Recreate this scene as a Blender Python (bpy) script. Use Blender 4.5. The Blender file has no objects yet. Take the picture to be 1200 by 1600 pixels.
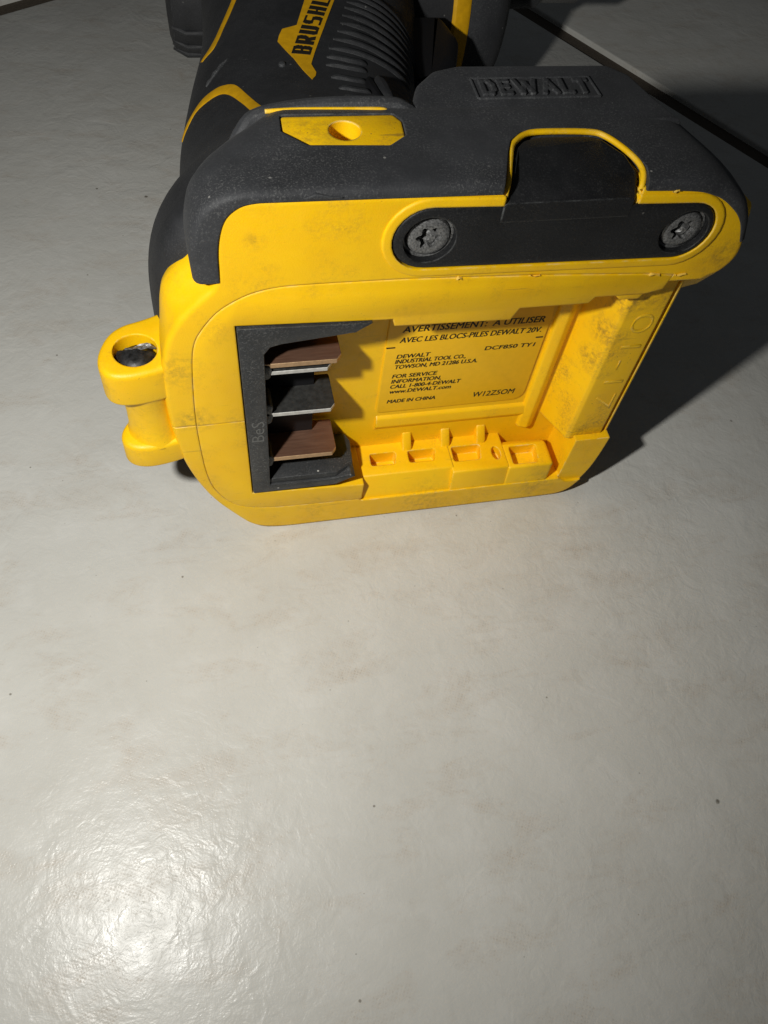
import bpy, bmesh, math, random
from mathutils import Vector, Matrix
random.seed(7)
sc = bpy.context.scene
col = sc.collection
MM = 0.001

# ------------------------------------------------------------------ camera, world, lamp, exposure
cam = bpy.data.objects.new('camera', bpy.data.cameras.new('camera'))
col.objects.link(cam)
cam.data.sensor_fit = 'HORIZONTAL'
cam.data.angle = 2*math.atan(600/1280)
cam.data.clip_start, cam.data.clip_end = 0.002, 20.0
right, down, fwd = (0.9755, -0.1969, 0.0982), (-0.1147, -0.8359, -0.5368), (0.1878, 0.5124, -0.8380)
cx, cy, cz = Vector(right).normalized(), -Vector(down).normalized(), -Vector(fwd).normalized()
cam.matrix_world = Matrix(((cx.x, cy.x, cz.x, -30.8*MM), (cx.y, cy.y, cz.y, -71.2*MM), (cx.z, cy.z, cz.z, 118.0*MM), (0, 0, 0, 1)))
sc.camera = cam

world = bpy.data.worlds.new('World'); sc.world = world; world.use_nodes = True
bg = world.node_tree.nodes['Background']
bg.inputs[0].default_value = (0.85, 0.92, 1.0, 1); bg.inputs[1].default_value = 0.03

# the phone's torch, a few centimetres to the left of the lens
lamp = bpy.data.objects.new('phone_torch', bpy.data.lights.new('phone_torch', 'SPOT'))
col.objects.link(lamp)
lamp.data.energy = 1.13; lamp.data.shadow_soft_size = 0.0028; lamp.data.color = (1.0, 0.985, 0.94)
lamp.data.spot_size = math.radians(144); lamp.data.spot_blend = 1.0
lamp.matrix_world = Matrix.Translation((-63.5*MM, -48.0*MM, 108*MM)) @ cam.matrix_world.to_3x3().to_4x4()

lamp.data.use_nodes = True     # falloff softened artificially, to even out the light between near and far floor
_lt = lamp.data.node_tree; _lf = _lt.nodes.new('ShaderNodeLightFalloff')
_lf.inputs['Strength'].default_value = 1.0; _lf.inputs['Smooth'].default_value = 0.012
_lt.links.new(_lf.outputs['Quadratic'], _lt.nodes['Emission'].inputs['Strength'])
vs = sc.view_settings
vs.view_transform = 'Standard'; vs.look = 'None'; vs.exposure = 0.0; vs.gamma = 1.0; vs.use_curve_mapping = False

# ------------------------------------------------------------------ materials
class NT:
    def __init__(s, name):
        s.m = bpy.data.materials.new(name); s.m.use_nodes = True
        s.t = s.m.node_tree; s.b = s.t.nodes['Principled BSDF']
        s.tc = s.t.nodes.new('ShaderNodeTexCoord')
    def n(s, typ, ins=None, **attrs):
        k = s.t.nodes.new('ShaderNode'+typ)
        for a, v in attrs.items(): setattr(k, a, v)
        for i, v in (ins or {}).items():
            if isinstance(v, bpy.types.NodeSocket): s.t.links.new(v, k.inputs[i])
            else: k.inputs[i].default_value = v
        return k
    def set(s, **kw):
        for k, v in kw.items():
            k = k.replace('_', ' ')
            if isinstance(v, bpy.types.NodeSocket): s.t.links.new(v, s.b.inputs[k])
            else: s.b.inputs[k].default_value = v
    def noise(s, scale, detail=4, rough=.55, vec=None, dist=0.0):
        return s.n('TexNoise', {'Vector': vec or s.tc.outputs['Object'], 'Scale': scale, 'Detail': detail, 'Roughness': rough, 'Distortion': dist}).outputs[0]
    def ramp(s, fac, lo, hi, a=0.0, b=1.0):
        return s.n('MapRange', {0: fac, 1: lo, 2: hi, 3: a, 4: b}).outputs[0]
    def mix(s, fac, a, b, mode='MIX'):
        k = s.t.nodes.new('ShaderNodeMix'); k.data_type = 'RGBA'; k.blend_type = mode
        for i, v in ((0, fac), (6, a), (7, b)):
            if isinstance(v, bpy.types.NodeSocket): s.t.links.new(v, k.inputs[i])
            else: k.inputs[i].default_value = v if i == 0 or len(v) == 4 else (*v, 1)
        return k.outputs[2]
    def math(s, op, a, b=0.0):
        return s.n('Math', {0: a, 1: b}, operation=op).outputs[0]
    def bump(s, h, strength=.3, dist=.0002, normal=None):
        ins = {'Strength': strength, 'Distance': dist, 'Height': h}
        if normal is not None: ins['Normal'] = normal
        return s.n('Bump', ins).outputs[0]
    def edge(s, radius):
        bv = s.n('Bevel', {0: radius}, samples=6).outputs[0]
        g = s.n('NewGeometry').outputs['Normal']
        d = s.n('VectorMath', {0: bv, 1: g}, operation='DOT_PRODUCT').outputs['Value']
        return bv, d

def yellow_plastic(name, dirt=1.0, bev=.00035, stains=()):
    t = NT(name)
    bv, d = t.edge(bev)
    base = t.mix(t.ramp(t.noise(.09, 3), .3, .7), (.90, .505, .0024), (.96, .578, .004))
    grime = t.math('MULTIPLY', t.ramp(t.noise(.16, 8, .72), .50, .76), t.ramp(t.noise(2.6, 6, .75), .40, .64))
    scr = t.noise(.5, 5, .6, t.n('Mapping', {0: t.tc.outputs['Object'], 2: (0, .5, .3), 3: (.25, 1, 3.2)}).outputs[0])
    grime = t.math('MAXIMUM', grime, t.math('MULTIPLY', t.ramp(scr, .665, .72), .55))
    base = t.mix(t.math('MULTIPLY', grime, .62*dirt), base, (.20, .12, .035))
    speck = t.math('MULTIPLY', t.ramp(t.noise(4.2, 2, .5), .69, .74), t.ramp(t.noise(.21, 2), .50, .66))
    base = t.mix(t.math('MULTIPLY', speck, .75*dirt), base, (.07, .05, .03))
    for (px, py, pz), rad, amt in stains:      # individual scuffs and greasy marks
        ds = t.n('VectorMath', {0: t.tc.outputs['Object'], 1: (px, py, pz)}, operation='DISTANCE').outputs['Value']
        near = t.ramp(ds, rad, rad*.25)
        blot = t.math('MULTIPLY', near, t.ramp(t.noise(1.1, 7, .72), .42, .66))
        base = t.mix(t.math('MULTIPLY', blot, amt*.75), base, (.10, .065, .03))
    wear = t.math('MULTIPLY', t.ramp(d, .985, .86), t.ramp(t.noise(.55, 5, .65), .46, .62))
    base = t.mix(t.math('MULTIPLY', wear, .85), base, (.90, .66, .26))
    t.set(Base_Color=base, Roughness=t.ramp(t.noise(.8, 4), .3, .7, .36, .56), Specular_IOR_Level=.42,
          Normal=t.bump(t.math('ADD', t.noise(6, 3), t.math('MULTIPLY', t.noise(.7, 3), .8)), .16, .00016, bv))
    t.set(Subsurface_Weight=.06, Subsurface_Radius=(1.0, .5, .05), Subsurface_Scale=.0008)
    return t.m

def black_rubber(name, base=(.020, .022, .026), dusty=1.0, rough=(.52, .72), bev=.0003):
    t = NT(name)
    bv, d = t.edge(bev)
    c = t.mix(t.ramp(t.noise(.12, 5, .6), .35, .70), base, tuple(v*1.75 for v in base))
    dust = t.math('MULTIPLY', t.ramp(t.noise(4.4, 5, .75), .52, .74), t.ramp(t.noise(.13, 6, .6), .32, .62))
    c = t.mix(t.math('MULTIPLY', dust, .62*dusty), c, (.19, .19, .185))
    vo = t.n('TexVoronoi', {'Vector': t.tc.outputs['Object'], 'Scale': .8, 'Randomness': 1.0})
    few = t.ramp(t.n('SeparateColor', {0: vo.outputs['Color']}).outputs[0], .90, .98)
    c = t.mix(t.math('MULTIPLY', t.math('MULTIPLY', t.ramp(vo.outputs['Distance'], .15, .08), few), .6*dusty), c, (.42, .41, .38))
    wear = t.math('MULTIPLY', t.ramp(d, .985, .87), t.ramp(t.noise(.5, 5, .65), .42, .62))
    c = t.mix(t.math('MULTIPLY', wear, .6), c, (.13, .135, .135))
    t.set(Base_Color=c, Roughness=t.ramp(t.noise(.6, 4), .3, .7, *rough), Specular_IOR_Level=.40,
          Normal=t.bump(t.math('ADD', t.noise(7, 3), t.noise(2.2, 2)), .22, .00016, bv))
    t.set(Sheen_Weight=.025*dusty, Sheen_Roughness=.5)
    return t.m

def metal(name, c1, c2, rough, metallic=.85, streak=(1, 1, 1), bumpd=.00005):
    t = NT(name)
    mp = t.n('Mapping', {0: t.tc.outputs['Object'], 3: streak}).outputs[0]
    f = t.noise(1.6, 6, .65, mp)
    t.set(Base_Color=t.mix(t.ramp(f, .35, .66), c1, c2), Roughness=t.ramp(f, .3, .7, rough, rough+.2), Metallic=metallic,
          Normal=t.bump(t.noise(4, 4, .6, mp), .4, bumpd))
    return t.m

def plain(name, c, rough=.6, spec=.3, var=1.25):
    t = NT(name)
    t.set(Base_Color=t.mix(t.ramp(t.noise(.9, 4), .3, .7), c, tuple(min(1, v*var) for v in c)), Roughness=rough, Specular_IOR_Level=spec)
    return t.m

YEL = yellow_plastic('yellow_plastic', .8, .00035, (((-34.6, 0, 40), 4.0, .55), ((-33.6, 0, 30.2), 3.0, .75), ((-24.6, 0, 59), 1.6, .5), ((2, 0, 3.2), 6.0, .5), ((33.5, .5, 53), 4.0, .6), ((-43, 2, 37.5), 2.4, .6), ((22, .3, 4.5), 5.0, .5)))
YELD = yellow_plastic('yellow_plastic_grimy', 1.7, .00035, (((24.9, 2.6, 44), 3.6, .95), ((24.4, 3.4, 37.5), 3.4, .95), ((24.0, 4, 32), 2.6, .9), ((28.5, 2, 45.5), 3.6, .7), ((27.5, 2, 16), 3.4, .75), ((-17, 10, 65), 4.5, .6)))
YELB = plain('yellow_burr', (.62, .40, .06), .6)
YELP = plain('yellow_inlay', (.62, .33, .004), .5)
RUB = black_rubber('black_rubber', (.023, .024, .0265), 1.25)
RUBH = black_rubber('black_grip_rubber', (.013, .0135, .015), .40, (.55, .75))
PLATE = black_rubber('black_plate', (.0065, .0068, .0075), .35, (.42, .6))
TERM = black_rubber('terminal_plastic', (.017, .018, .019), 1.7, (.42, .6), .00015)
DARK = plain('dark_plastic', (.006, .006, .007), .6)
COPPER = metal('tarnished_copper', (.28, .145, .095), (.345, .19, .125), .30, .75, (.2, 3.0, 3.0), .00002)
BRONZE = metal('copper_edge', (.42, .27, .15), (.55, .36, .20), .4, .5)
TIN = metal('tin_edge', (.50, .49, .46), (.66, .65, .61), .45, .3)
STEEL = metal('dark_steel', (.06, .06, .057), (.09, .09, .086), .38, .7)
SCREW = metal('blackened_screw', (.10, .10, .10), (.36, .36, .355), .34, .6, (2.5, 2.5, 2.5), .00002)
SCREWD = metal('burnt_screw', (.010, .010, .010), (.035, .035, .036), .34, .4)
INK = plain('label_ink', (.016, .013, .008), .6)
LABEL = plain('label_film', (.86, .49, .006), .42, .4, 1.06)
FAINT = plain('faint_print', (.11, .11, .105), .6)

def tile_material():
    t = NT('glazed_tile')
    o = t.tc.outputs['Object']
    c = t.mix(t.ramp(t.noise(.025, 5, .6), .3, .72), (.495, .487, .450), (.575, .568, .530))
    c = t.mix(t.math('MULTIPLY', t.ramp(t.noise(.11, 5, .62), .5, .78), .35), c, (.66, .655, .63))
    # woven print showing through the glaze in brownish patches
    w1 = t.n('TexWave', {'Vector': t.n('Mapping', {0: o, 2: (0, 0, math.radians(28))}).outputs[0], 'Scale': .72, 'Distortion': 2.4, 'Detail': 1.5, 'Detail Scale': 1.2}).outputs[1]
    w2 = t.n('TexWave', {'Vector': t.n('Mapping', {0: o, 2: (0, 0, math.radians(118))}).outputs[0], 'Scale': .72, 'Distortion': 2.4, 'Detail': 1.5, 'Detail Scale': 1.2}).outputs[1]
    grid = t.math('MULTIPLY', t.ramp(w1, .25, .75), t.ramp(w2, .25, .75))
    patch = t.ramp(t.noise(.075, 9, .74, t.n('Mapping', {0: o, 1: (37, 11, 0), 3: (1, 2.3, 1), 2: (0, 0, .5)}).outputs[0], .5), .51, .72)
    fine = t.ramp(t.noise(.8, 6, .7), .38, .64)
    m = t.math('MULTIPLY', t.math('MULTIPLY', patch, fine), t.math('ADD', t.math('MULTIPLY', grid, .72), .28))
    c = t.mix(t.math('MULTIPLY', m, .72), c, (.33, .255, .175))
    c = t.mix(t.math('MULTIPLY', patch, .22), c, (.42, .34, .26))
    # specks of dirt of many sizes
    for sc_, off, r0, thr, dark, col_ in ((.085, (0, 0, 0), .050, .35, .8, (.10, .085, .06)), (.17, (3.3, 8.1, 0), .050, .55, .7, (.14, .12, .09)), (.42, (9.1, 2.7, 0), .07, .80, .55, (.20, .18, .15)), (.021, (4.4, 1.9, 0), .022, .45, .35, (.36, .33, .18))):
        vo = t.n('TexVoronoi', {'Vector': t.n('Mapping', {0: t.n('VectorMath', {0: o, 1: (0, 0, 0)}, operation='ADD').outputs[0], 1: off}).outputs[0], 'Scale': sc_, 'Randomness': 1.0})
        rnd = t.n('SeparateColor', {0: vo.outputs['Color']}).outputs
        dd = t.math('ADD', vo.outputs['Distance'], t.math('MULTIPLY', t.math('SUBTRACT', t.noise(2.2, 2), .5), r0*.6))
        k = t.math('MULTIPLY', t.ramp(dd, r0*.75, r0*.45), t.ramp(rnd[0], thr, thr+.06))
        c = t.mix(t.math('MULTIPLY', k, dark), c, col_)
    calm = t.ramp(t.noise(.035, 3), .36, .62, .55, 1.1)
    h = t.math('MULTIPLY', t.math('ADD', t.math('MULTIPLY', t.noise(.15, 3, .5, None, 1.2), 1.8), t.math('MULTIPLY', t.noise(.45, 3, .5, None, 1.5), .75)), calm)
    h = t.math('ADD', h, t.math('ADD', t.math('MULTIPLY', t.noise(3.2, 3), .20), t.math('MULTIPLY', t.ramp(t.noise(1.5, 2), .62, .75), .10)))
    h = t.math('SUBTRACT', h, t.math('MULTIPLY', m, .35))
    t.set(Base_Color=c, Roughness=t.ramp(t.noise(.3, 4), .3, .7, .23, .37), Specular_IOR_Level=.23, Normal=t.bump(h, .55, .00019))
    return t.m
TILE = tile_material()
def grout_material():
    t = NT('brown_grout')
    t.set(Base_Color=t.mix(t.noise(1.2, 5), (.045, .034, .024), (.10, .078, .055)), Roughness=.9, Normal=t.bump(t.noise(1.5, 4), .6, .0004))
    return t.m
GROUT = grout_material()

# ------------------------------------------------------------------ mesh helpers (all part meshes are in millimetres under a root scaled 0.001)
def mesh(name, vf, mats, sharp=35):
    v, f = vf
    me = bpy.data.meshes.new(name)
    me.from_pydata([tuple(p) for p in v], [], f); me.validate(); me.update()
    bm = bmesh.new(); bm.from_mesh(me); bmesh.ops.recalc_face_normals(bm, faces=bm.faces); bm.to_mesh(me); bm.free()
    for m in (mats if isinstance(mats, (list, tuple)) else [mats]): me.materials.append(m)
    finish(me, sharp)
    return me
def finish(me, sharp=35):
    me.polygons.foreach_set('use_smooth', [True]*len(me.polygons))
    me.set_sharp_from_angle(angle=math.radians(sharp))
def add(name, me, parent, **props):
    o = bpy.data.objects.new(name, me); col.objects.link(o); o.parent = parent
    for k, v in props.items(): o[k] = v
    return o
def part(name, vf, mats, parent, sharp=35, **props):
    return add(name, mesh(name, vf, mats, sharp), parent, **props)
def join(*vfs):
    V, F = [], []
    for v, f in vfs:
        k = len(V); V += list(v); F += [tuple(i+k for i in q) for q in f]
    return V, F
def loft(rings, cap0=True, cap1=True, closed=True):
    n = len(rings[0]); V = [p for r in rings for p in r]; F = []
    for k in range(len(rings)-1):
        for i in range(n if closed else n-1):
            j = (i+1) % n
            F.append((k*n+i, k*n+j, (k+1)*n+j, (k+1)*n+i))
    if cap0: F.append(tuple(range(n)))
    if cap1: F.append(tuple((len(rings)-1)*n+i for i in range(n)))
    return V, F
def rounded(pts, r, seg=5):
    out = []; n = len(pts)
    for i in range(n):
        rr = r[i] if isinstance(r, (list, tuple)) else r
        a, b, c = Vector(pts[i-1]), Vector(pts[i]), Vector(pts[(i+1) % n])
        if rr <= 0: out.append(tuple(b)); continue
        d1, d2 = (a-b), (c-b); l1, l2 = d1.length, d2.length
        ang = d1.angle(d2); t = min(rr/math.tan(ang/2), l1*.49, l2*.49)
        p, q = b+d1/l1*t, b+d2/l2*t
        for k in range(seg+1):
            s = k/seg
            out.append(tuple((1-s)**2*p + 2*s*(1-s)*b + s*s*q))
    return out
def chaikin(pts, it=3, keep=()):
    P = [(Vector(p), i in keep) for i, p in enumerate(pts)]
    for _ in range(it):
        Q = []; n = len(P)
        for i in range(n):
            p, k = P[i]; a, b = P[i-1][0], P[(i+1) % n][0]
            if k: Q.append((p, True))
            else: Q += [(p*.75+a*.25, False), (p*.75+b*.25, False)]
        P = Q
    return [tuple(p) for p, k in P]
def spline(pts, n, closed=False):
    P = [Vector(p) for p in pts]; m = len(P); out = []
    segs = m if closed else m-1
    for k in range(n):
        t = k/(n if closed else n-1)*segs; i = min(int(t), segs-1); s = t-i
        g = (lambda j: P[j % m]) if closed else (lambda j: P[max(0, min(m-1, j))])
        a, b, c, d = g(i-1), g(i), g(i+1), g(i+2)
        out.append(.5*((2*b)+(c-a)*s+(2*a-5*b+4*c-d)*s*s+(3*b-a-3*c+d)*s**3))
    return out
def inset(poly, d):
    P = [Vector(p) for p in poly]; n = len(P)
    area = sum(P[i-1].x*P[i].y-P[i].x*P[i-1].y for i in range(n))
    sg = 1 if area > 0 else -1; out = []
    for i in range(n):
        e1 = (P[i]-P[i-1]).normalized() if (P[i]-P[i-1]).length > 1e-6 else (P[i]-P[i-2]).normalized()
        q = P[(i+1) % n]; e2 = (q-P[i]).normalized() if (q-P[i]).length > 1e-6 else e1
        n1, n2 = Vector((-e1.y, e1.x))*sg, Vector((-e2.y, e2.x))*sg
        m = n1+n2
        if m.length < 1e-4: out.append(tuple(P[i]+n1*d)); continue
        m.normalize(); out.append(tuple(P[i]+m*(d/max(.45, m.dot(n1)))))
    return out
def prism_y(poly, y0, y1, b0=0, b1=0, seg=3):           # polygon in X,Z ; runs along Y ; rounded edge b0 at y0, b1 at y1
    R = []
    if b0:
        for k in range(seg+1):
            a = math.pi/2*k/seg; R.append((y0+b0*(1-math.sin(a)), b0*(1-math.cos(a))))
        R = [(y0+b0*(1-math.sin(math.pi/2*k/seg)), b0*(1-math.cos(math.pi/2*k/seg))) for k in range(seg, -1, -1)]
    else: R = [(y0, 0)]
    E = [(y1-b1*(1-math.sin(math.pi/2*k/seg)), b1*(1-math.cos(math.pi/2*k/seg))) for k in range(seg+1)] if b1 else [(y1, 0)]
    return loft([[(x, y, z) for x, z in (inset(poly, i) if i else poly)] for y, i in R+E])
def prism_z(poly, z0, z1, b0=0, b1=0, seg=3):           # polygon in X,Y ; runs along Z
    v, f = prism_y(poly, z0, z1, b0, b1, seg)
    return [(x, y, z) for x, z, y in v], f
def prism_x(poly, x0, x1, b0=0, b1=0, seg=3):           # polygon in Y,Z ; runs along X
    v, f = prism_y(poly, x0, x1, b0, b1, seg)
    return [(b, a, c) for a, b, c in v], f
def box(x0, x1, y0, y1, z0, z1): return prism_y([(x0, z0), (x1, z0), (x1, z1), (x0, z1)], y0, y1)
def circle(cx, cy, r, n=32, a0=0): return [(cx+r*math.cos(a0+2*math.pi*k/n), cy+r*math.sin(a0+2*math.pi*k/n)) for k in range(n)]
def tube(path, r, n=8, closed=False, flat=1.0):
    P = [Vector(p) for p in path]; m = len(P); rings = []; ref = Vector((.13, .21, .97))
    for i in range(m):
        t = (P[(i+1) % m]-P[i-1]) if closed else (P[min(i+1, m-1)]-P[max(i-1, 0)])
        t.normalize(); u = t.cross(ref); u.normalize(); w = u.cross(t)
        rr = r[i] if isinstance(r, (list, tuple)) else r
        rings.append([P[i]+(u*math.cos(2*math.pi*k/n)+w*math.sin(2*math.pi*k/n)*flat)*rr for k in range(n)])
    if closed: rings.append(rings[0]); return loft(rings, False, False)
    return loft(rings)
def cut(vf, cutters, mats, name, sharp=35, solver='EXACT'):
    me = mesh(name, vf, mats, sharp)
    o = bpy.data.objects.new(name+'_work', me); col.objects.link(o)
    tmp = []
    for c in cutters:
        cm = mesh('cutter', c, mats[0] if isinstance(mats, (list, tuple)) else mats)
        co = bpy.data.objects.new('cutter', cm); col.objects.link(co); tmp.append(co)
        md = o.modifiers.new('b', 'BOOLEAN'); md.operation = 'DIFFERENCE'; md.solver = solver; md.object = co
    dg = bpy.context.evaluated_depsgraph_get(); dg.update()
    out = bpy.data.meshes.new_from_object(o.evaluated_get(dg)); out.name = name
    for t in tmp:
        cm = t.data; bpy.data.objects.remove(t); bpy.data.meshes.remove(cm)
    bpy.data.objects.remove(o); bpy.data.meshes.remove(me)
    finish(out, sharp)
    return out
def stadium(x0, z0, x1, z1, r0, r1, n=14):
    a = math.atan2(z1-z0, x1-x0)
    L = [(x0+r0*math.cos(a+math.pi/2+math.pi*k/n), z0+r0*math.sin(a+math.pi/2+math.pi*k/n)) for k in range(n+1)]
    return L+[(x1+r1*math.cos(a-math.pi/2+math.pi*k/n), z1+r1*math.sin(a-math.pi/2+math.pi*k/n)) for k in range(n+1)]
def lettering(name, s, x0, x1, h, place, mat, parent, bold=0.0, shear=0.0, ext=.02, strike=0.0, **props):
    """one line of print: laid out flat, fitted to x0..x1 wide and h tall, then put on its surface by place(u, v, w)"""
    cu = bpy.data.curves.new('t', 'FONT'); cu.body = s; cu.size = 1; cu.offset = bold; cu.extrude = .01; cu.resolution_u = 3
    cu.shear = 0
    o = bpy.data.objects.new('t', cu); col.objects.link(o)
    dg = bpy.context.evaluated_depsgraph_get(); dg.update()
    me = bpy.data.meshes.new_from_object(o.evaluated_get(dg)); me.name = name
    bpy.data.objects.remove(o); bpy.data.curves.remove(cu)
    xs = [v.co.x for v in me.vertices]; a, b = min(xs), max(xs)
    cap = .69
    for v in me.vertices:
        vv = v.co.y/cap*h
        u = x0+(v.co.x-a)/(b-a)*(x1-x0)+vv*shear
        v.co = place(u, vv, v.co.z/.01*ext)
    if strike:                                   # heavier print: a second impression beside the first
        bm = bmesh.new(); bm.from_mesh(me)
        dup = bmesh.ops.duplicate(bm, geom=bm.verts[:]+bm.edges[:]+bm.faces[:])['geom']
        bmesh.ops.translate(bm, verts=[g for g in dup if isinstance(g, bmesh.types.BMVert)], vec=(strike, -.003, strike*.3))
        bm.to_mesh(me); bm.free()
    me.materials.clear(); me.materials.append(mat); me.update()
    return add(name, me, parent, **props)

GLYPH = {  # angular sign letters as strokes on a 0..1 by 0..1 box
    'B': [[(0, 0), (0, 1), (.8, 1), (1, .85), (1, .62), (.85, .52), (0, .52)], [(.85, .52), (1, .4), (1, .14), (.85, 0), (0, 0)]],
    'R': [[(0, 0), (0, 1), (.85, 1), (1, .86), (1, .58), (.85, .45), (0, .45)], [(.55, .45), (1, 0)]],
    'U': [[(0, 1), (0, .14), (.14, 0), (.86, 0), (1, .14), (1, 1)]],
    'S': [[(1, 1), (.14, 1), (0, .86), (0, .64), (.14, .52), (.86, .52), (1, .38), (1, .14), (.86, 0), (0, 0)]],
    'H': [[(0, 0), (0, 1)], [(1, 0), (1, 1)], [(0, .5), (1, .5)]], 'L': [[(0, 1), (0, 0), (1, 0)]],
    'E': [[(1, 1), (0, 1), (0, 0), (1, 0)], [(0, .52), (.85, .52)]], 'D': [[(0, 0), (0, 1), (.7, 1), (1, .7), (1, .3), (.7, 0), (0, 0)]],
    'W': [[(0, 1), (.25, 0), (.5, .8), (.75, 0), (1, 1)]], 'A': [[(0, 0), (.5, 1), (1, 0)], [(.2, .33), (.8, .33)]], 'T': [[(0, 1), (1, 1)], [(.5, 1), (.5, 0)]]}
def strokes(name, text, u0, u1, h, wd, gap, place, mat, parent, ext=.03, **props):
    n = len(text); W = {'W': 1.6, 'A': 1.15, 'L': .85, 'E': .85}; tot = sum(W.get(c, 1) for c in text); u = (u1-u0-gap*(n-1))/tot; parts = []; lay = 0; pos = u0
    for k, ch in enumerate(text):
        lw = u*W.get(ch, 1); st = pos; pos += lw+gap
        for path in GLYPH[ch]:
            P = [Vector((st+wd/2+a*(lw-wd), wd/2+b*(h-wd))) for a, b in path]
            for a, b in zip(P, P[1:]):
                d = (b-a).normalized()*wd/2; q = Vector((-d.y, d.x)); lay += 1; e = ext+.0015*(lay % 7)
                n_ = max(1, int((b-a).length/1.5)); A, B = a-d*.96, b+d*.96
                rows = [[place(p.x, p.y, w) for p, w in ((c+q, -.2), (c+q, e), (c-q, e), (c-q, -.2))] for c in (A+(B-A)*i/n_ for i in range(n_+1))]
                parts.append(loft(rows))
    return part(name, join(*parts), mat, parent, **props)

# ------------------------------------------------------------------ floor: glazed tiles bedded in brown grout
floor = bpy.data.objects.new('floor', mesh('floor', box(-900, 900, -900, 900, -9, -1.4), GROUT)); col.objects.link(floor)
floor.scale = (MM,)*3; floor['kind'] = 'structure'; floor['label'] = 'glazed pale grey tile floor with brown grout joints'
V_, U_ = Vector((.861, .508)), Vector((.508, -.861))
T, G = 330.0, 6.5
tile_pts = rounded([(0, 0), (T, 0), (T, T), (0, T)], 1.5, 3)
for i in (-2, -1, 0, 1):
    for j in (-1, 0, 1):
        v0, u0 = 143.5-T-(T+G)*(-1-i), -178.3+(T+G)*j
        v0 = 143.5-T+(T+G)*(i+1) if True else v0
        pts = []
        for a, b in tile_pts:
            p = V_*(v0+a)+U_*(u0+b); pts.append((p.x, p.y))
        part('tile', prism_z(pts, -8, -.0, 0, .5, 3), TILE, floor)

# ------------------------------------------------------------------ the cordless driver, lying on its side
drv = bpy.data.objects.new('impact_driver', None); col.objects.link(drv)
drv.scale = (MM,)*3
drv['label'] = 'yellow and black cordless impact driver without battery, lying on its side'
drv['category'] = 'power tool'

# --- outline of the foot (X = rear to front, Z = across the tool)
A_out = chaikin([(-22.5, 64.1), (-26.4, 64.0), (-28.3, 62.2), (-28.9, 58.5), (-28.9, 53.2), (-31.2, 51.2), (-34.6, 47.4), (-36.5, 42), (-37.0, 34), (-36.6, 26), (-35.6, 19), (-33.0, 11.0),
                 (-29.2, 4.8), (-26.6, 1.2), (-22.5, -.05), (-15, 0), (15, 0), (23, 0), (28.6, .2), (31.2, 5), (32.1, 11), (32.4, 19), (32.4, 40), (32.5, 48.2), (33.2, 49.4), (35.2, 50.2), (36.6, 53), (35.4, 57), (33.2, 60), (29.6, 62.4), (24.5, 63.4), (10, 63.7)], 3)
def shell_ring(y, ins):
    P = inset(A_out, ins) if ins else A_out
    out = []
    w = min(1, max(0, (y-.8)/4.6)); w = w*w*(3-2*w)
    for x, z in P:
        dx = 0
        if x < -26: dx = -2.6*w*math.exp(-((z-51.5)/5.0)**2)+.5*w*math.exp(-((z-22)/9)**2)
        out.append((x+dx, y, z))
    return out
rings = [shell_ring(y, i) for y, i in ((.25, .8), (.30, .5), (.5, .22), (.8, .05), (1.2, 0), (2.0, 0), (3.0, 0), (4.2, 0), (5.6, 0), (7.0, .15), (8.2, .7), (9.6, 2.6))]
seam = [(28.2, 50.4), (24, 50.9), (10, 51.8), (-7, 52.5), (-20.3, 52.6), (-23.2, 52.3), (-25.4, 51.7), (-27.6, 50.5), (-29.4, 49.1), (-31.1, 46.8), (-32.2, 44.8), (-32.8, 41.6),
        (-33.3, 33.0), (-33.4, 27.0), (-32.9, 15.5), (-30.9, 10.6), (-28.7, 8.0), (-25, 6.7), (-19, 6.35), (-9.4, 6.1)]
bay = inset(chaikin(seam+[(-8.9, 5.6), (26.0, 5.4), (26.2, 14.6), (26.2, 47.0)], 2, keep=(0, 1, 2, 3, 19, 20, 21, 22, 23)), -.05)
hexa = [(-20.2, 13.3), (-20.4, 10.1), (-17.9, 7.4), (-9.0, 7.0), (-6.8, 8.9), (-6.6, 11.8), (-7.4, 13.2)]
notch0 = rounded([(2.2, -2), (2.5, .3), (4.2, 5.3), (5.1, 7.3), (6.8, 9.0), (9.0, 9.5), (14.7, 9.4), (16.8, 8.6), (18.6, 5.5), (19.4, 2.6), (19.0, .3), (18.8, -2)], .6, 3)
groove = prism_y([(-38, 28.83), (-26, 28.98), (-26, 29.14), (-38, 28.99)], -1, .62)
me = cut(loft(rings), [prism_y(bay, -2, 9.0), box(25.0, 45, -2, 3.6, 15.2, 49.4), groove, prism_z(hexa, 57, 70),
    prism_y([(24.7, 15.3), (24.7, 6.2), (27.5, 4.2), (45, 3.4), (45, 15.3)], -2, .85),
    prism_y(inset(stadium(-5.3, 58.2, 26.3, 57.35, 4.1, 3.95), -.16), -2, 2.6), prism_z(notch0, 60.3, 70)], YEL, 'base_housing', 35, 'MANIFOLD')
housing = add('base_housing', me, drv)

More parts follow.
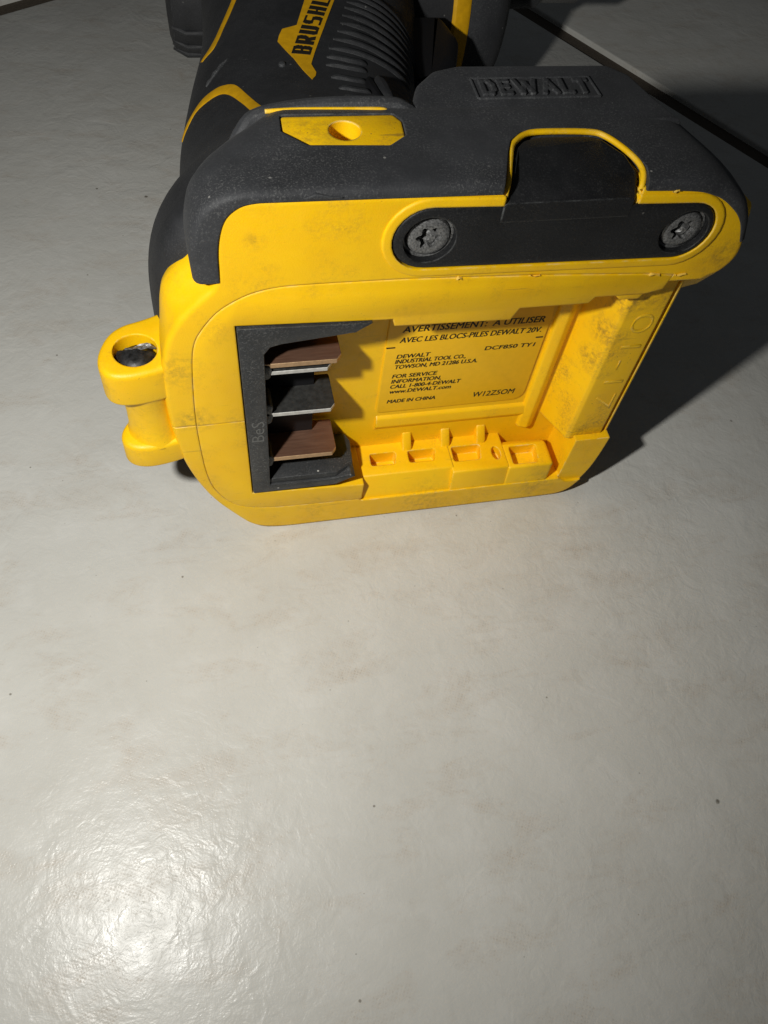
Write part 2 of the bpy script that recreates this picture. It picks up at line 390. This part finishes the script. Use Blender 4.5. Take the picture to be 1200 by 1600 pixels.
# --- rail panel: the inner moulding with the lip, its edge standing a hair proud of the shell
C_out = seam+[(-8.9, 6.3),
         (-8.8, 10.2), (-26.5, 11.3), (-27.3, 46.9), (-9.4, 46.2), (-8.0, 46.2), (-7.7, 45.0), (7.7, 44.6), (8.5, 46.5), (17.8, 46.5), (18.5, 47.5), (25.4, 47.5), (27.7, 48.1)]
C_out = chaikin(C_out, 2, keep=(0, 1, 2, 3)+tuple(range(19, 33)))
panel_mesh = cut(prism_y(C_out, .2, 9.2, .12, 0, 2), [prism_y([(-34, 28.88), (-25, 29.02), (-25, 29.16), (-34, 29.02)], -1, .3)], YEL, 'rail_panel')
panel = add('rail_panel', panel_mesh, drv)
part('lip_tab', prism_y(rounded([(20.6, 47.9), (22.3, 46.4), (25.0, 46.3), (26.0, 47.9)], .4, 3), .5, 3.0, .25), YEL, panel)

# --- cavity floor with the ridge beside the label
floor_v = join(box(-28.2, 27, 8.0, 9.6, 4.6, 49.5))
cf = part('cavity_floor', floor_v, YEL, drv)
part('ridge', prism_z(rounded([(18.5, 8.3), (18.9, 7.35), (20.2, 6.9), (21.2, 7.3), (21.9, 8.3)], .5, 4), 12, 48.6), YEL, cf)
part('ridge', prism_x(rounded([(8.3, 17.9), (7.5, 17.2), (7.3, 15.5), (8.3, 13.5)], .5, 4), -6, 19.2), YEL, cf)
for x in (-.4, 6.2, 12.4):
    part('fillet_rib', prism_x([(8.3, 8), (8.3, 12.6), (7.9, 12.6), (6.3, 10.6), (6.0, 8)], x-.75, x+.75, .2, .2, 2), YEL, cf)

# --- front end wall with its sloping inner face and edge slot
ew = rounded([(21.9, 9.4), (22.6, 7.4), (24.9, 2.3), (25.5, 2.0), (31.0, 2.0), (31.15, 3.9), (31.65, 3.9), (31.75, 2.3), (32.3, 2.5), (32.5, 9.4)], [0, 1.0, .25, .3, .15, 0, 0, .15, .3, 0], 3)
wall = add('end_wall', cut(prism_z(ew, 14.6, 50), [prism_y([(30.9, 10), (33, 10), (33, 19.2), (31.4, 19.4)], -5, 2.2)], YELD, 'end_wall'), drv)
lettering('date_stamp', '01-17', -42.0, -21.5, 3.3, lambda u, v, w: (27.0+v, 1.985-w, -u), YELD, wall, -.016, 0, .03)

# --- lower rail block with moulded pockets
rb = join(prism_x(rounded([(.45, 4.6), (1.9, 10.0), (8.4, 10.0), (8.4, 4.6)], [0, .3, 0, 0], 3), -8.75, 6.6, .25, 0, 2))
rb2 = prism_x(rounded([(.38, 4.7), (.85, 9.92), (8.35, 9.92), (8.35, 4.7)], [0, .35, 0, 0], 3), 6.3, 16.1, .25, .25, 2)
rb3 = prism_x(rounded([(.36, 4.8), (.55, 9.84), (5.4, 9.84), (6.6, 9.0), (6.6, 4.8)], [0, .4, .3, .3, 0], 3), 15.9, 24.0, .3, .8, 3)
def pk(x0, x1, y0, y1, d=2.6): return prism_z(rounded([(x0, y0), (x1, y0), (x1+.6, y1), (x0+.1, y1)], .5, 3), 10-d, 11)
m1 = cut(rb, [pk(-6.9, -2.9, 3.8, 6.2), pk(-.5, 3.8, 3.7, 6.1)], YEL, 'rail_block')
blk = add('rail_block', m1, drv)
add('rail_step', cut(rb2, [pk(7.0, 11.6, 3.0, 6.0, 2.2), prism_z([(14.5+.75*math.cos(a*.39), 3.9+1.35*math.sin(a*.39)) for a in range(16)], 8.4, 11)], YEL, 'rail_step'), blk)
add('rail_step', cut(rb3, [pk(16.9, 21.3, 1.25, 4.9, 2.4)], YEL, 'rail_step'), blk)

# --- rating label and its print
lab = part('rating_label', prism_y(rounded([(-6.2, 18.7), (18.0, 18.9), (18.0, 49), (-5.9, 49)], [.6, 2.2, 0, 0], 6), 7.68, 8.2, .12, 0, 2), LABEL, drv)
pl = lambda z0, k=0: (lambda u, v, w: (u, 7.655-w, z0+v+k*u))
SK = .004
for s, x0, x1, z, h, b, sh in (
        ('AVERTISSEMENT:  À UTILISER', -4.0, 17.0, 36.0, 1.15, .004, .16), ('AVEC LES BLOCS-PILES DEWALT 20V.', -4.2, 17.0, 34.0, 1.0, 0, .16),
        ('DCF850 TY1', 9.0, 16.7, 31.05, .78, .006, .16),
        ('DEWALT', -4.3, .6, 30.8, .80, 0, .16), ('INDUSTRIAL TOOL CO.,', -4.4, 6.3, 29.75, .80, 0, .16), ('TOWSON, MD 21286 U.S.A.', -4.4, 8.3, 28.6, .80, 0, .16),
        ('FOR SERVICE', -4.5, 2.3, 26.6, .80, 0, .16), ('INFORMATION,', -4.5, 3.2, 25.45, .80, 0, .16), ('CALL 1-800-4-DEWALT', -4.6, 6.4, 24.3, .80, 0, .16),
        ('www.DEWALT.com', -4.6, 5.1, 23.15, .80, 0, .16), ('MADE IN CHINA', -4.7, 3.0, 20.9, .78, 0, .16), ('W12Z5OM', 9.1, 16.0, 20.5, 1.15, 0, .14)):
    lettering('lettering', s, x0, x1, h, pl(z, SK), INK, lab, 0, sh, .008, .07 if s != 'W12Z5OM' else .03)
part('tick_mark', box(-6.0, -4.7, 7.64, 7.70, 33.0, 33.22), INK, lab)
part('tick_mark', box(16.6, 17.7, 7.64, 7.70, 32.85, 33.07), INK, lab)

# --- terminal block and blades
tb = join(
    prism_y([(-27.15, 46.65), (-10.6, 46.1), (-12.6, 44.7), (-21.9, 43.6), (-23.2, 43.2), (-24.0, 42.0), (-23.75, 13.4), (-14.2, 13.3), (-11.2, 14.0), (-10.5, 13.4), (-13.6, 11.75), (-26.35, 11.7)], -.12, 7.8, .15, 0, 2))
term = part('terminal_block', tb, TERM, drv)
part('back_plate', box(-24.2, -16.6, 5.6, 7.95, 12.6, 44.5), DARK, term)
part('arm_block', prism_z(rounded([(-24, .3), (-13.4, .25), (-10.6, 1.9), (-10.3, 6.2), (-11, 7.7), (-24, 7.7)], [0, .4, .5, .5, 0, 0], 3), 11.9, 14.5, 0, .35, 2), TERM, term)
part('arm_block', prism_z(rounded([(-24, .3), (-13.2, .3), (-10.9, 1.6), (-10.9, 7.7), (-24, 7.7)], [0, .4, .4, 0, 0], 3), 44.5, 46.05, .2, 0, 2), TERM, term)
lettering('moulded_mark', 'BeS', 24.6, 29.0, 1.75, lambda u, v, w: (-24.35-v+.03*(u-27), -.135-w, u), FAINT, term, -.004, 0, .004)
def blade(z0, z1, y0, x1, top, edge):
    poly = rounded([(-24.3, y0), (x1-.7, y0), (x1, y0+.9), (x1, 7.4), (-24.3, 7.4)], [0, .2, .25, .3, 0], 2)
    o = part('terminal_blade', prism_z(poly, z0, z1, .06, .06, 1), [top, edge], drv, 25)
    for p in o.data.polygons:
        if p.normal.y < -.35 or (p.normal.x > .5 and abs(p.normal.z) < .3): p.material_index = 1
    return o
blade(38.25, 39.05, 1.0, -13.8, COPPER, BRONZE)
blade(37.0, 37.65, .95, -15.0, STEEL, TIN)
blade(28.5, 29.2, .95, -14.2, STEEL, TIN)
blade(18.0, 18.85, 1.0, -13.5, COPPER, BRONZE)
for z in (37.6, 30.0, 28.4, 18.3):
    part('blade_clip', prism_y(rounded([(-24.3, z-1.6), (-23.2, z-1.2), (-22.9, z+.3), (-23.3, z+1.2), (-24.3, z+1.4)], .4, 3), .8, 4, .3), TERM, term)

# --- black rubber over-moulding along the upper side of the foot
outer = spline([(-31.5, 53.7), (-31.6, 57.6), (-31.0, 61.2), (-29.4, 63.6), (-26.6, 64.9), (-22, 65.15), (-8, 65.05), (10, 64.8), (24, 64.4), (29.5, 63.6), (33.0, 61.4), (35.0, 58.6), (36.2, 55.4)], 73)
innr = spline([(-28.75, 53.7), (-28.65, 58.0), (-28.0, 61.2), (-26.9, 62.9), (-25.0, 63.85), (-21, 63.95), (-8, 63.85), (10, 63.6), (23.5, 63.2), (28.4, 62.3), (31.6, 60.4), (33.8, 58.2), (35.3, 55.2)], 73)
rr = []
for y, ins in ((.12, 1.0), (.2, .72), (.42, .38), (.8, .14), (1.3, 0), (2.5, -.06), (4, -.14), (5.5, -.2), (7, -.2), (9, -.14), (11, -.05), (13, 0), (14.3, .1), (14.9, .5)):
    loop = []; k = max(0, (y-4.5)/9.5)**2*5.5; kr = max(0, (y-3.0)/9.5)**1.4*3.5
    for o, i in zip(outer, innr):
        d = o-i; L = d.length; p = i+d*(max(L-ins, .12)/L)
        c = max(0, min(1, (-p.x-19)/11)); x = p.x+k*c*max(0, min(1, (p.y-50)/13)); z = p.y-k*.35*c*c*max(0, (p.y-58)/6)
        c2 = max(0, (x-25)/10); x -= kr*c2
        loop.append((x, y, z))
    for o, i in zip(reversed(outer), reversed(innr)):
        d = (i-o).normalized(); p = i+d*(1.2 if y > .5 else .12)
        c = max(0, min(1, (-p.x-19)/11)); x = p.x+k*c*max(0, min(1, (p.y-50)/13))*1.0; c2 = max(0, (x-25)/10)
        loop.append((x-kr*c2, y, p.y-k*.35*c*c*max(0, (p.y-58)/6)))
    rr.append(loop)
n2 = 73
rv, rf = loft(rr, False, False)
for base in (0, (len(rr)-1)*2*n2):
    for i in range(n2-1): rf.append((base+i, base+i+1, base+2*n2-2-i, base+2*n2-1-i))
tab = [(2.6, -1.5), (3.1, .3), (4.7, 5.2), (5.5, 7.0), (7.0, 8.5), (9.0, 9.0), (14.6, 8.9), (16.4, 8.2), (18.2, 5.2), (18.9, 2.6), (18.4, .3), (18.2, -1.5)]
notch = rounded([(1.9, -2), (2.3, .3), (4.0, 5.4), (4.9, 7.5), (6.7, 9.2), (9.0, 9.8), (14.8, 9.7), (17.0, 8.8), (18.9, 5.6), (19.7, 2.6), (19.3, .3), (19.2, -2)], .6, 3)
rub_me = cut((rv, rf), [prism_z(rounded(hexa, .5, 3), 60.0, 70), prism_z(notch, 62, 70)], RUB, 'rubber_overmould', 40)
rub = add('rubber_overmould', rub_me, drv)
# torn nick in the rubber edge
part('torn_flap', prism_y([(-19.4, 64.2), (-18.2, 64.75), (-16.6, 64.35), (-15.2, 64.15), (-16.4, 64.05)], -.05, .5, .1, 0, 2), RUB, rub)

# --- yellow window in the rubber with a round hole
ins_me = cut(prism_z(rounded(inset(hexa, .12), .5, 3), 57.5, 64.95, 0, .12, 2), [prism_z(circle(-13.4, 10.35, 1.8, 28), 61.2, 67)], YELD, 'window_insert')
add('window_insert', ins_me, drv, label='worn yellow window with a round hole in the black rubber')
part('seam_bead', tube(spline([(-21.6, 14.55, 64.75), (-18, 14.5, 64.9), (-12, 14.35, 64.9), (-8.6, 14.2, 64.9), (-7.8, 14.2, 64.6)], 24), .26, 8), YEL, drv)
part('rubber_ridge', tube(spline([(-25.5, 13.2, 60.5), (-24.2, 14.4, 62.4), (-22.2, 15.3, 63.7), (-16, 15.6, 64.5), (-8, 15.3, 64.7), (-5.6, 14.9, 64.3), (-4.2, 14.8, 63.2)], 30), .95, 10), RUB, drv)

# --- bumper flap carrying the embossed name
fl = rounded([(-5.2, 11.5), (-4.7, 15.5), (-3.3, 19.4), (-.7, 22.2), (2.6, 23.2), (22.2, 23.0), (24.6, 20.6), (26.2, 15.5), (28.0, 11.5)], [0, 1, 3, 3, 3, 2, 2, 2, 0], 5)
fv, ff = prism_z(fl, 61.2, 64.6, 0, .8, 4)
fz = lambda y: .02*(y-13)+(.10 if y > 13.4 else 0)
bmp = part('rubber_bumper', ([(x, y, z+fz(y)) for x, y, z in fv], ff), RUB, drv)
sh = lambda u, v, w: (u-.0*v, 16.35+v, 64.6+fz(16.3+v)+.06+w)
strokes('embossed_lettering', 'DEWALT', 4.2, 18.1, 3.0, .62, .3, lambda u, v, w: sh(u, v+.2, w), RUB, bmp, .2, label='embossed black brand lettering on the bumper')
for q in (((3.5, -.35), (18.9, -.35)), ((3.5, 3.65), (18.6, 3.65)), ((3.5, -.35), (3.5, 3.65)), ((18.9, -.35), (18.6, 3.65))):
    part('embossed_border', tube([sh(q[0][0], q[0][1], -.02), sh(q[1][0], q[1][1], -.02)], .17, 8), RUB, bmp)

# --- hook plate: black stadium with a tab folding over the top, its bead and two screws
pad = stadium(-5.3, 58.2, 26.3, 57.35, 4.1, 3.95)
screws = ((-5.15, 58.05), (26.5, 57.2))
pad_me = cut(prism_y(pad, .04, 3.0, .3, 0, 3), [prism_y(circle(x, z, 3.05, 36), -1, 2.2) for x, z in screws], PLATE, 'hook_plate')
hook = add('hook_plate', pad_me, drv, label='black hook plate with a screw at each end')
tv, tf = prism_z(rounded(tab, [0, .2, 1, 1, 1, 1, 1, 1, 1, 1, .2, 0], 3), 60.0, 64.45, 0, .35, 3)
tv = [(x, max(y, .02) if y < .1 else y, z-max(0, (3.6-max(y, 0)))*.55*(1 if z > 62 else 0)) for x, y, z in tv]
part('plate_tab', (tv, tf), PLATE, hook)
rim = spline([(2.75, .75, 61.6), (2.75, .62, 63.2), (3.3, 2.0, 64.3), (4.35, 5.3, 64.85), (5.2, 7.3, 64.95), (6.9, 8.9, 65.0), (9.0, 9.45, 65.0), (14.7, 9.35, 64.9), (16.8, 8.5, 64.85), (18.6, 5.4, 64.8), (19.4, 2.6, 64.5), (18.95, .75, 63.3), (18.85, .75, 61.2)], 60)
part('plate_rim', tube([(p.x, p.y, p.z-.28) for p in rim], .36, 8), YEL, drv)
pad2 = inset(pad, -.14)
add('plate_rim', cut(prism_y(inset(pad, -1.25), .0, 1.6, .26, 0, 4), [prism_y(pad2, -2, 3), box(2.7, 18.85, -3, 5, 59.5, 70)], YEL, 'plate_rim'), drv)
for bx, bz, bw in ((-1.0, 52.25, .7), (8.4, 51.85, 1.3), (24.6, 50.8, 1.5), (28.4, 50.5, 1.4), (22.6, 63.1, .8)):
    part('burr', loft([[(bx+bw*t, .12+.16*math.cos(k*1.05+bx), bz+(.10+.1*math.sin(t*9+bx))*math.sin(k*1.05)+.12*math.sin(t*5+bx)) for k in range(6)] for t in (0, .2, .45, .7, 1)]), YELB, drv)
star = []
for k in range(48):
    a = 2*math.pi*k/48; r = 1.28+.26*math.cos(6*a); star.append((r*math.cos(a), r*math.sin(a)))
for x, z in screws:
    dome = loft([[(x+r*math.cos(2*math.pi*k/40), y, z+r*math.sin(2*math.pi*k/40)) for k in range(40)] for r, y in ((2.55, 3.0), (2.55, .95), (2.42, .66), (2.05, .48), (1.75, .46))])
    s = add('plate_screw', cut(dome, [prism_y([(x+a, z+b) for a, b in star], .2, 1.75)], SCREW, 'plate_screw'), drv)
    part('dirt_plug', loft([[(x+.45+r*math.cos(k*.628)*(1+.3*math.sin(k*2.3)), y, z-.25+r*1.1*math.sin(k*.628)*(1+.25*math.cos(k*1.7))) for k in range(10)] for r, y in ((1.0, 1.8), (.8, 1.1), (.35, .75))]), SCREW, s)
    part('washer', tube([(x+2.86*math.cos(a*.1745), 1.15, z+2.86*math.sin(a*.1745)) for a in range(36)], .24, 8, True), SCREW, s)

# --- lanyard lugs at the rear
def lug(z0, z1, cx, yb, hole):
    pl = chaikin([(-34.0, yb+3.4), (-37.6, yb+1.4), (-42.4, yb), (-44.4, 4.0 if yb > 8 else 3.2), (-44.0, .7), (-41.6, -.5), (-37.4, .10), (-34.0, 1.4)], 3, keep=(0, 7))
    pl = [(x+cx, y) for x, y in pl]
    v = prism_z(pl, z0, z1, .6, .75, 4)
    return cut(v, [prism_z(circle(-39.6+cx, 4.0, 2.75, 32), z1-2.7, z1+2)] if hole else [], YEL, 'lanyard_lug')
add('lanyard_lug', lug(34.6, 40.3, 0, 8.4, True), drv, label='upper lanyard lug with a chewed dark screw')
add('lanyard_lug', lug(21.2, 25.8, .5, 6.2, False), drv)
post = loft([[(-39.0+r*math.cos(2*math.pi*k/28), 3.8+r*math.sin(2*math.pi*k/28), z) for k in range(28)] for z, r in ((25, 4.0), (25.9, 3.7), (26.6, 3.45), (30, 3.35), (33.8, 3.4), (34.5, 3.6), (35.2, 3.8))])
part('lug_post', post, YEL, drv)
part('lug_web', prism_z([(-37.5, 2.2), (-34.5, 2.0), (-34.5, 8), (-37.5, 7)], 25, 35.4), YEL, drv)
sv = []
for r, z in ((2.62, 37.0), (2.62, 39.0), (2.3, 39.7), (1.4, 40.1), (.4, 40.2)):
    sv.append([(-39.6+r*math.cos(k*.2244), 4.0+r*math.sin(k*.2244), z-(.9 if (k*.2244 > .2 and k*.2244 < 2.6 and r > 1) else 0)+.07*math.sin(k*1.9+r*3)) for k in range(28)])
lsm = cut(loft(sv), [box(-43, -36, 4.3, 5.3, 39.2, 42)], SCREWD, 'lug_screw', 50)
ls = add('lug_screw', lsm, drv)
part('chewed_chip', loft([[(-39.2+a*1.6+r*math.cos(k*.785), 4.9+r*.7*math.sin(k*.785), 39.6+.4*math.sin(a*3)+(k % 3)*.12) for k in range(8)] for a, r in ((-1, .2), (-.5, .45), (.1, .6), (.7, .5), (1.2, .2))]), SCREW, ls)

# --- front lug peeping out behind the overmould
part('front_lug', loft([[(x, 9+s*2.1*math.cos(k*.3142), 48+h*math.sin(k*.3142)) for k in range(20)] for x, s, h in ((31, 1.2, 9), (36, 1.1, 8.5), (39.5, .95, 7.6), (41.6, .7, 6), (42.4, .3, 3))]), YEL, drv)

# --- handle: one lofted shell, the grip's sections flow out of the foot
HS = [(4.6, -29.0, 28.0, 8.0, 57.0, 4.5), (5.8, -33.4, 30.0, 4.5, 60.0, 4.6), (7.6, -35.6, 30.8, 3.2, 61.2, 4.6), (10.2, -36.7, 31.0, 2.9, 61.3, 4.2), (13.0, -37.1, 31.0, 3.0, 61.0, 3.7), (18.0, -37.5, 30.0, 3.5, 60.5, 3.1), (24.0, -36.8, 24.0, 6.0, 58.0, 2.7), (31.0, -34.5, 16.0, 10.0, 54.5, 2.45), (40.0, -32.6, 10.5, 13.0, 51.5, 2.3),
      (50.0, -31.6, 9.5, 14.0, 50.0, 2.3), (62.0, -29.4, 10.5, 14.0, 50.0, 2.3), (75.0, -26.6, 13.0, 13.5, 50.5, 2.3), (88.0, -25.0, 16.0, 12.5, 51.0, 2.3), (105.0, -24.0, 20.0, 12.0, 51.0, 2.3)]
def hsec(y):
    for k in range(len(HS)-1):
        if y <= HS[k+1][0] or k == len(HS)-2:
            t = (y-HS[k][0])/(HS[k+1][0]-HS[k][0]); break
    out = []
    for i in range(1, 6):
        p1, p2 = HS[k][i], HS[k+1][i]; dy = HS[k+1][0]-HS[k][0]
        m1 = (HS[k+1][i]-HS[k-1][i])/(HS[k+1][0]-HS[k-1][0]) if k > 0 else (p2-p1)/dy
        m2 = (HS[k+2][i]-p1)/(HS[k+2][0]-HS[k][0]) if k < len(HS)-2 else (p2-p1)/dy
        out.append((2*t**3-3*t*t+1)*p1+(t**3-2*t*t+t)*dy*m1+(3*t*t-2*t**3)*p2+(t**3-t*t)*dy*m2)
    return out
def S(y, deg, off=0.0):
    x0, x1, z0, z1, n = hsec(y); c, s = math.cos(math.radians(deg)), math.sin(math.radians(deg))
    if s < 0: n += 3.0*max(0, min(1, (36-y)/16))
    r = (abs(c)**n+abs(s)**n)**(-1/n); a, b = (x1-x0)/2, (z1-z0)/2
    return ((x0+x1)/2+(a+off)*r*c, y, (z0+z1)/2+(b+off)*r*s)
ys = [4.6+.5*k for k in range(13)]+[11.0+k*1.5 for k in range(63)]
hv = loft([[S(y, d*3.0) for d in range(120)] for y in ys])
handle = add('handle', cut(hv, [prism_y(inset(bay, -.7), -2, 9.55)], RUBH, 'handle', 60, 'MANIFOLD'), drv)
def strip(name, A, B, off, mat, parent, n=24, thick=.6):
    A, B = spline(A, n), spline(B, n); rows = []
    for a, b in zip(A, B):
        row = [S(a.x+(b.x-a.x)*t, a.y+(b.y-a.y)*t, o) for t, o in ((0, -thick), (0, off*.6), (.15, off), (.5, off*1.1), (.85, off), (1, off*.6), (1, -thick))]
        rows.append(row)
    return part(name, loft(rows), mat, parent)
strip('inlay_line', [(51.0, 163), (50.6, 153.7), (50.4, 147.1), (50.8, 139.5), (50.5, 132.4), (49.9, 127.2), (48.0, 121.0), (43.4, 116.5), (38.5, 113.0), (36, 111.5)],
      [(49.4, 160), (48.9, 150.9), (49.3, 144.0), (48.7, 136.1), (48.1, 129.8), (47.0, 125.9), (44.8, 122.5), (41.0, 118.9), (38.1, 117.0), (36, 115.5)], .12, YELP, handle, 36)
strip('inlay_line', [(84, 124), (75.3, 130.0), (72.4, 132.3), (69.3, 135.0), (66.8, 137.6), (65.5, 141.9), (65.9, 149.2)], [(83, 121.3), (74.3, 127.3), (71.2, 129.4), (68.1, 131.9), (65.3, 134.2), (63.7, 137.7), (64.5, 146.2)], .12, YELP, handle, 30)
# badge: a curved patch following the grip
bl = [(84, 86.5), (68.4, 92.2), (61.1, 94.8), (60.3, 101.2), (57.0, 102.9), (51.8, 95.9), (45.1, 90.0)]
br = [(84, 71.0), (68.8, 78.2), (61.4, 82.0), (59.3, 83.1), (55.0, 86.1), (49.7, 89.0), (46.8, 87.7)]
def badge_edges():
    L = [(84, 86.5), (68.4, 92.2), (61.1, 94.8), (60.9, 96.0), (60.3, 101.2), (58.6, 102.4), (57.0, 102.9), (54.4, 99.4), (51.8, 95.9), (48.5, 93.0), (45.1, 90.0)]
    Rr = [(84, 71.0), (68.8, 78.2), (61.6, 81.9), (60.9, 82.2), (59.6, 83.0), (58.0, 84.0), (56.4, 85.0), (53.4, 86.9), (50.0, 89.0), (47.4, 87.6), (46.2, 88.3)]
    return L, Rr
L, Rr = badge_edges(); rows = []
for (y0, a0), (y1, a1) in zip(L, Rr):
    rows.append([S(y0, a0, -.5)]+[S(y0+(y1-y0)*t/6, a0+(a1-a0)*t/6, .10) for t in range(7)]+[S(y1, a1, -.5)])
badge = part('name_badge', loft(rows), YELP, handle, 60)
strokes('lettering', 'BRUSHLESS', 52.6, 76.2, 8.0, .92, .5, lambda u, v, w: S(u+.08*v, 88.9-.57*(u-52.6)+v*1.0, .15+w), INK, badge, .03)
# moulded grip ribs
ribs = [(72.6, 71.0, 14), (70.8, 71.7, 16), (68.9, 72.4, 20), (67.1, 73.1, 26), (64.8, 74.0, 26), (62.5, 75.0, 28), (60.0, 76.3, 30), (57.6, 78.4, 34), (54.9, 80.6, 36), (52.3, 81.9, 64), (49.9, 82.8, 65), (45.9, 82.0, 67), (42.0, 81.1, 68), (38.2, 82.5, 71)]
for y, a0, a1 in ribs:
    n = 18; P = [S(y-.012*(a0-(a0+(a1-a0)*k/(n-1))) + .1*math.sin(k*.5), a0+(a1-a0)*k/(n-1), -.12) for k in range(n)]
    part('grip_rib', tube(P, [.25+.36*math.sin(math.pi*min(1, max(.05, min(k, n-1-k)/3.0))/2) for k in range(n)], 8), RUBH, handle)
part('grip_leaf', tube([S(49.5-9.5*k/11, 60+1.0*math.sin(k*.3), .1) for k in range(12)], [.2+1.15*math.sin(math.pi*k/11) for k in range(12)], 10), RUBH, handle)
part('grip_leaf', tube([S(49.0-9.5*k/11, 64+1.5*math.sin(k*.3), -.3) for k in range(12)], [.2+.9*math.sin(math.pi*k/11) for k in range(12)], 10), DARK, handle)
part('grip_pimple', loft([[S(50.3+r*math.cos(k*.52), 101+r*2.4*math.sin(k*.52), h) for k in range(12)] for r, h in ((.7, -.1), (.55, .3), (.2, .45))]), RUB, handle)
# scar in the rubber near the rear of the grip
part('rubber_scar', tube([S(53.5+k*.5, 137-1.6*k, .05) for k in range(8)], [.12, .35, .2, .42, .25, .38, .2, .1], 7), RUB, handle)

# --- head: body of revolution along X, rear cap, yellow ring, nose
AX = (120.5, 31.0)
def rev(prof, n=64): return loft([[(x, AX[0]+r*math.cos(2*math.pi*k/n), AX[1]+r*math.sin(2*math.pi*k/n)) for k in range(n)] for x, r in prof])
part('motor_housing', rev([(-20, 15), (-20, 25.0), (-18.5, 27.2), (-10, 29.4), (10, 29.8), (20, 29.8), (24.4, 29.4), (24.6, 20)]), RUBH, drv)
rc = part('rear_cap', rev([(-31, 8), (-30.8, 12), (-30, 14.8), (-28, 15.6), (-26, 15.8), (-19.6, 16.4), (-19.5, 8)]), RUBH, drv)
for k in range(9):
    a = math.radians(200+k*16)
    part('vent_fin', tube([(-30.2, AX[0]+14.3*math.cos(a), AX[1]+14.3*math.sin(a)), (-27.5, AX[0]+15.9*math.cos(a), AX[1]+15.9*math.sin(a)), (-22.6, AX[0]+15.9*math.cos(a), AX[1]+15.9*math.sin(a))], .6, 8), RUBH, rc)
part('yellow_ring', rev([(24.2, 20), (24.2, 29.6), (24.8, 30.0), (27.2, 29.9), (27.9, 29.4), (28.0, 20)]), YELP, drv)
part('nose_cone', rev([(27.6, 20), (27.8, 29.2), (31, 29), (34, 28.2), (36.5, 26.3), (38.5, 22.8), (39.8, 18), (40.6, 12), (41.2, 8), (46, 7.2), (52, 7), (52.4, 5)]), RUB, drv)
part('collet', rev([(52, 4), (52, 6), (62, 6), (63, 5.4), (63, 3.4), (54, 3.4)]), SCREW, drv)
part('trigger', prism_z(rounded([(9, 88), (21, 88), (22.5, 80), (20, 72), (15.5, 65), (10, 62)], [0, 2, 3, 3, 2, 1], 4), 24.5, 38.5, 2.5, 2.5, 4), DARK, drv)
